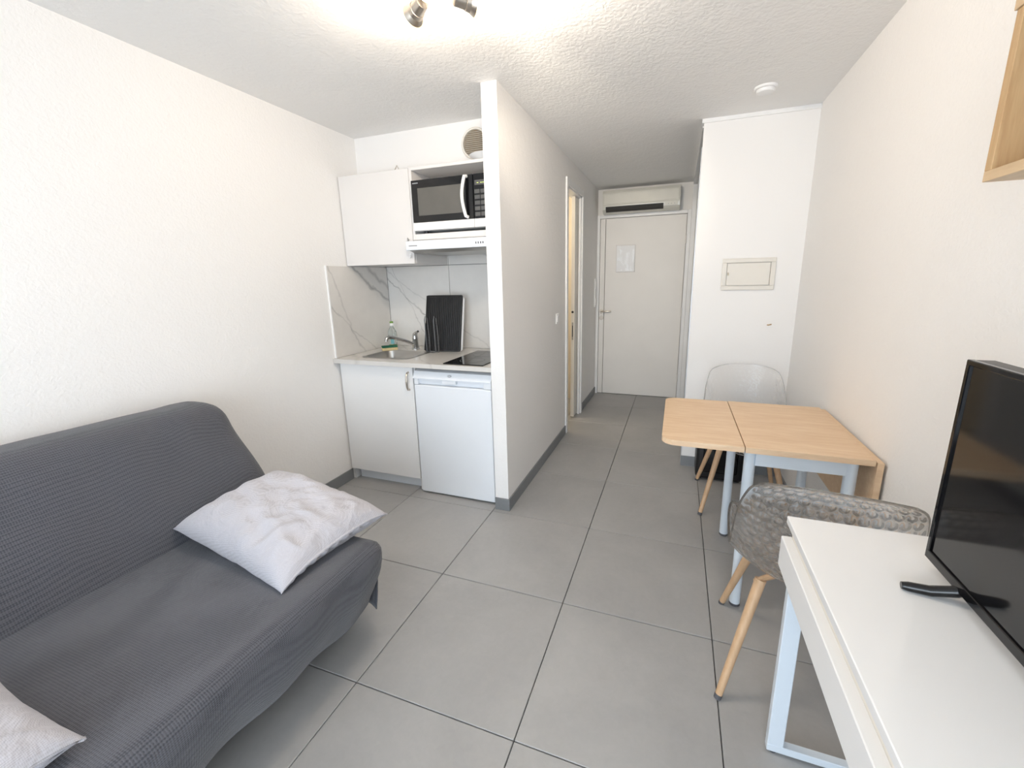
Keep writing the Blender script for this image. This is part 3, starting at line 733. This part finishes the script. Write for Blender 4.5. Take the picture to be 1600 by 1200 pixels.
def make_chair(loc, rz, label, shellmat):
    c = thing('honeycomb_chair', (0, 0, 0), label, 'chair', 'transparent dimpled chairs')
    sh = ob('seat_shell', chair_shell(), shellmat, c, True, sharp=3)
    # rolled edge
    e = B(); pts = [shell_pt(1, -1+2*j/30) for j in range(31)]
    pts = [shell_pt(i/40, -1) for i in range(41)] + pts[1:] + [shell_pt(1-i/40, 1) for i in range(1, 41)] + [shell_pt(0, 1-2*j/24) for j in range(1, 25)]
    tube(e, pts, .0036, 8)
    ob('shell_edge', e, M['edge'] , sh, True, sharp=3)
    for sx in (-1, 1):
        for sy in (-1, 1):
            l = ob('leg', cyl(B(), (sx*.228, sy*.232, .014), (sx*.135, sy*.115, .405), .0115, .0175, n=20), M['legwood'], c, True)
            ob('foot_cap', cyl(B(), (sx*.2315, sy*.2365, 0), (sx*.228, sy*.232, .0145), .0118, .0122, n=16), M['rubber'], l, True)
    br = B()
    for s_ in (-1, 1):
        tube(br, [(-.15, s_*.125, .398), (-.12, s_*.10, .405), (0, 0, .408), (.12, -s_*.10, .405), (.15, -s_*.125, .398)], .010, 8)
    ob('seat_bracket', br, M['legwood'], c, True)
    c.matrix_basis = Matrix.Translation(Vector(loc)) @ Matrix.Rotation(rz, 4, 'Z')
    return c
c1 = make_chair((.855, -.04, 0), -.11, 'smoky transparent dimpled chair with beech legs, between the table and the white desk', M['smoke'])
c2 = dup(c1, (.825, 1.18, 0), PI, 'clear colourless dimpled chair with beech legs, behind the table by the closet wall')
for ch in c2.children:
    if ch.name.startswith('seat_shell'):
        ch.data = ch.data.copy(); ch.data.materials[0] = M['clear']
        for g_ in ch.children: g_.data = g_.data.copy(); g_.data.materials[0] = M['clear']

# black suitcase
sc = thing('black_suitcase', (.73, 1.53, 0), 'black box-shaped case on the floor behind the clear chair, under the table', 'case')
ob('body', box(B(), .583, .882, 1.42, 1.625, .012, .33, .025, 4), M['black'], sc, True)
ob('front_panel', box(B(), .625, .84, 1.408, 1.424, .07, .29, .012, 3), M['blackgloss'], sc, True)
for x in (.61, .85):
    ob('foot', box(B(), x-.015, x+.015, 1.45, 1.60, 0, .014, .003), M['black'], sc)

# ------------------------------------------------------------------ white desk
dk = thing('white_desk', (.91, -1.05, 0), 'glossy white desk with a drawer front and metal loop legs, carrying the television', 'desk')
DX0, DX1, DYa, DYb = .705, 1.108, -1.62, -.337
ob('desktop', box(B(), DX0+.003, DX1, DYa, DYb, .731, .752, .002), M['white_gloss'], dk)
ob('upper_rail', box(B(), DX0+.018, DX1-.01, DYa+.01, DYb-.01, .690, .7305), M['ivory'], dk)
ob('body', box(B(), DX0+.02, DX1-.01, DYa+.01, DYb-.012, .612, .6895), M['white'], dk)
dr = ob('drawer_front', box(B(), DX0-.006, DX0+.0195, DYa+.005, -.955, .606, .694, .002), M['white'], dk)
dr = ob('drawer_front', box(B(), DX0-.006, DX0+.0195, -.951, DYb-.004, .606, .694, .002), M['white'], dk)
for yy in (DYb-.045, DYa+.02):
    lp = B(); w = .042
    box(lp, .722, .722+w, yy, yy+.025, .03, .611, .002); box(lp, DX1-w-.005, DX1-.005, yy, yy+.025, .03, .611, .002)
    box(lp, .722, DX1-.005, yy, yy+.025, .006, .03, .002); box(lp, .722+w, DX1-w-.005, yy, yy+.025, .586, .611, .001)
    l = ob('leg', lp, M['tubeblue'], dk)
    for x in (.74, 1.07): ob('glide', cyl(B(), (x, yy+.0125, 0), (x, yy+.0125, .007), .011, n=14), M['rubber'], l)
# television
tv = thing('television', (.95, -.85, .752), 'black flat screen television standing on the white desk', 'television')
TX = .938; TY1, TY0 = -.475, -1.205; TZ0, TZ1 = .778, 1.216
ob('housing', box(B(), TX+.006, TX+.045, TY0, TY1, TZ0, TZ1, .006, 2), M['black'], tv)
bz = B(); 
box(bz, TX, TX+.012, TY0, TY1, TZ0, TZ0+.020, .0015); box(bz, TX, TX+.012, TY0, TY1, TZ1-.011, TZ1, .0015)
box(bz, TX, TX+.012, TY0, TY0+.011, TZ0+.018, TZ1-.009, .0015); box(bz, TX, TX+.012, TY1-.011, TY1, TZ0+.018, TZ1-.009, .0015)
ob('bezel', bz, M['blackgloss'], tv)
ob('screen', box(B(), TX+.004, TX+.008, TY0+.010, TY1-.010, TZ0+.019, TZ1-.010), M['screen'], tv)
for yc, sgn in ((-.592, .35), (-1.09, -.35)):
    ft = B()
    for s_ in (-1, 1):
        xe = TX+.022+s_*.10; ye = yc+sgn*.045
        tube(ft, [(TX+.022, yc, TZ0+.012), (TX+.022+s_*.02, yc+sgn*.01, .775), (TX+.022+s_*.055, yc+sgn*.027, .763), (xe-s_*.012, ye-sgn*.004, .7610), (xe, ye, .7605)], [.011, .011, .0105, .0095, .007], 10)
    ob('foot', ft, M['blackgloss'], tv, True)

# ------------------------------------------------------------------ oak wall shelf
ws = thing('oak_wall_shelf', (1.0, -.9, 1.54), 'open oak box shelf fixed high on the right wall above the television', 'shelf')
SX, SY, SZ0, SZ1 = .90, -.485, 1.540, 1.825
ob('bottom_board', box(B(), SX, XR-.001, SY-.90, SY, SZ0, SZ0+.018, .0008), M['oak2'], ws)
ob('top_board', box(B(), SX-.003, XR-.001, SY-.90, SY+.003, SZ1-.018, SZ1, .0008), M['oak2'], ws)
ob('side_board', box(B(), SX, XR-.001, SY-.018, SY, SZ0+.018, SZ1-.018, .0008), M['oak'], ws)
ob('side_board', box(B(), SX, XR-.001, SY-.90, SY-.882, SZ0+.018, SZ1-.018, .0008), M['oak'], ws)
ob('back_board', box(B(), XR-.008, XR-.001, SY-.882, SY-.018, SZ0+.018, SZ1-.018), M['oak'], ws)

# ------------------------------------------------------------------ sofa
def rbox(x0, x1, y0, y1, z0, z1, r, step=.03, defm=None, open_bottom=False):
    bm = B(); c = [(x0+x1)/2, (y0+y1)/2, (z0+z1)/2]; hs = [(x1-x0)/2, (y1-y0)/2, (z1-z0)/2]
    dims = [max(4, int(2*h/step)) for h in hs]; cache = {}
    def vert(p):
        k = tuple(round(a, 5) for a in p)
        if k not in cache:
            q = []; inn = []
            for a, h in zip(p, hs):
                lim = h-r; i_ = max(-lim, min(lim, a*h)); inn.append(i_); q.append(a*h-i_)
            d = Vector(q); L = d.length
            if L > 1e-9:
                d = d.normalized()*r if max(abs(a) for a in p) > .9999 else d
            co = Vector(inn)+d+Vector(c)
            if defm: co = defm(co)
            cache[k] = bm.verts.new(co)
        return cache[k]
    for ax in range(3):
        u, v = [i for i in range(3) if i != ax]
        for sgn in (-1, 1):
            if open_bottom and ax == 2 and sgn == -1: continue
            for i in range(dims[u]):
                for j in range(dims[v]):
                    fs = []
                    for (a, b_) in ((i, j), (i+1, j), (i+1, j+1), (i, j+1)):
                        p = [0, 0, 0]; p[ax] = sgn; p[u] = -1+2*a/dims[u]; p[v] = -1+2*b_/dims[v]; fs.append(vert(p))
                    try: bm.faces.new(fs)
                    except ValueError: pass
    return bm
sf = thing('sofa_bed', (-1.2, -1.3, 0), 'charcoal sofa bed in a waffle-weave slipcover against the left wall', 'sofa')
SYN, SYF = -2.35, -.375
def seatdef(co):
    x, y, z = co
    if x > -1.0 and z < .40:                      # the front drape falls back towards the floor
        k = (.40-z)/.30; x -= .115*k*k*.9+.02*k
        x += .012*math.sin(y*9+1.3)*k + .010*math.sin(y*21)*k
    if y > -.8 and z < .40:
        k = (.40-z)/.30; w = max(0, (y+.8)/.43)
        y += w*(.045*k - .02*k*k); 
    z += (noise.noise(Vector((x*3, y*2.2, 1)))*.008)
    n_ = noise.noise(Vector((x*7, y*7, z*7)))*.006
    if z < .14: z += .02*math.sin(y*5) + .02*noise.noise(Vector((x*4, y*4, 0)))
    return Vector((x+n_, y+n_, z))
ob('seat_cover', rbox(-1.42, -.60, SYN, SYF, .10, .436, .045, .028, seatdef, True), M['sofa'], sf, True, sharp=3)
def backdef(co):
    x, y, z = co
    x -= (z-.40)*.40
    if y > -.62:                                   # cover flares down the end of the backrest
        w = (y+.62)/.34; k = max(0, (.80-z)/.5)
        y += .05*w*k; x += .02*w*math.sin(z*14)
        z -= .03*max(0, w-.6)
    x += (.014+.02*max(0, (y+.9)/.6))*noise.noise(Vector((y*3.0+z*2, z*3.0, 5))) + .008*noise.noise(Vector((y*7, z*7, 1)))
    z += .014*noise.noise(Vector((y*1.8, 0, 2)))
    e_ = max(0, min(1, (y+1.0)/.7)); x += e_*.010*math.sin((y*26+z*9))*max(0, z-.45)*1.6
    return Vector((max(x, XL+.012), y, z))
ob('backrest_cover', rbox(-1.56, -1.305, SYN, -.25, .16, .885, .095, .03, backdef), M['sofa'], sf, True, sharp=3)
fr = B(); box(fr, -1.55, -.80, SYN+.1, SYF-.08, .07, .36); ob('base_frame', fr, M['black'], sf)
for x in (-1.45, -.86):
    for y in (SYN+.2, SYF-.15): ob('leg', box(B(), x-.02, x+.02, y-.02, y+.02, 0, .07), M['black'], sf)
dp = B(); nx_, nz_ = 48, 16; gg = []
for i in range(nx_+1):
    row = []
    for j in range(nz_+1):
        a_, k = i/nx_, j/nz_
        x = -.655-.70*a_ - .045*k*(1-a_); z = .405-.335*k + .018*math.sin(a_*9)*k
        y = SYF-.012+.030*k+.012*math.sin(a_*22)*k + .016*math.sin(PI*k)
        row.append(dp.verts.new((x, y, z)))
    gg.append(row)
for i in range(nx_):
    for j in range(nz_): dp.faces.new((gg[i][j], gg[i+1][j], gg[i+1][j+1], gg[i][j+1]))
o = ob('end_drape', dp, M['sofa'], sf, True, sharp=3)
md = o.modifiers.new('thick', 'SOLIDIFY'); md.thickness = .004

# pillows
def pillow(name, corners, thick, label, seed, floorz=None):
    A, Bc, Cc, D = [Vector(c) for c in corners]       # A left, B back, C right, D front
    cen = (A+Bc+Cc+D)/4
    p = thing(name, (cen.x, cen.y, min(c.z for c in (A, Bc, Cc, D))), label, 'pillow', 'pale grey pillows on the sofa')
    n = 72
    out = (D-A).normalized()
    def PT(u, v, sgn):
        uu = u*(1-.055*(1-v*v)); vv = v*(1-.055*(1-u*u))
        a, b_ = (uu+1)/2, (vv+1)/2
        q = (A*(1-a)+D*a)*(1-b_) + (Bc*(1-a)+Cc*a)*b_
        h = ((1-u**4)*(1-v**4))**.62
        th = thick*(.62 if sgn > 0 else .38)
        w = noise.noise(Vector((u*2.0+seed, v*2.0, sgn)))*.020 + noise.noise(Vector((u*1.5+v*3.5+seed, (u-v)*1.0, sgn*3)))*.012
        w -= abs(noise.noise(Vector((u*1.2+v*2.6+seed*2, u*4.2-v*1.4, 7))))*.026*(.4+.6*max(0, u+.4))
        rad = max(abs(u), abs(v)); cr = math.sin(math.atan2(v, u)*13+seed)*.005*rad**3*(1-rad**8)
        open_ = max(0, u)**5*(1-v**4)
        z = sgn*h*th + w*h + cr + (.030*open_ if sgn > 0 else -.012*open_)
        q = q + Vector((0, 0, z)) - out*(.030*open_ if sgn < 0 else 0)
        if floorz is not None and q.z < floorz: q.z = floorz + .001*(1-h)
        return q
    def sheet(sgn):
        bm = B(); V = [[bm.verts.new(PT(-1+2*i/n, -1+2*j/n, sgn)) for j in range(n+1)] for i in range(n+1)]
        for i in range(n):
            for j in range(n): bm.faces.new((V[i][j], V[i+1][j], V[i+1][j+1], V[i][j+1]))
        return bm
    bm = sheet(1); bm2 = sheet(-1)
    me_ = bpy.data.meshes.new('tmp'); bm2.to_mesh(me_); bm.from_mesh(me_); bpy.data.meshes.remove(me_); bm2.free()
    bmesh.ops.remove_doubles(bm, verts=bm.verts[:], dist=.0012)
    o = ob('pillowcase', bm, M['cotton'], p, True, sharp=3)
    # gathered inner face of the open case end, below the overhanging top edge
    hm = B(); k = 90; prev = None
    for i in range(k+1):
        v = -1+2*i/k; t_ = PT(1, v, 1); b0 = PT(1, v, -1); bl = (1-v**4)
        wv = .005*math.sin(v*31+seed)*bl
        r = [hm.verts.new(t_+Vector((0, 0, .001))-out*.004), hm.verts.new(t_+out*.006*bl-Vector((0, 0, .004))), hm.verts.new(t_-out*(.010*bl)-Vector((0, 0, .009*bl)))]
        r += [hm.verts.new(t_.lerp(b0, f_)+out*((.012*math.sin(PI*f_)-.010*(1-f_))*bl+wv)) for f_ in (.35, .6, .85, 1)]
        if prev:
            for a_ in range(len(r)-1): hm.faces.new((prev[a_], prev[a_+1], r[a_+1], r[a_]))
        prev = r
    h = ob('case_hem', hm, M['cotton'], o, True, sharp=3)
    s_ = h.modifiers.new('thick', 'SOLIDIFY'); s_.thickness = .002
    return p
pillow('bed_pillow', [(-1.335, -.66, .50), (-1.20, -.30, .58), (-.655, -.285, .475), (-.715, -.735, .445)], .17,
       'plump pale grey pillow lying on the far end of the sofa', 1.3, .437)
pillow('bed_pillow', [(-1.16, -1.62, .50), (-1.10, -1.20, .50), (-.715, -1.205, .47), (-.70, -1.66, .47)], .15,
       'pale grey pillow cut off at the bottom left, near end of the sofa', 4.1, .437)
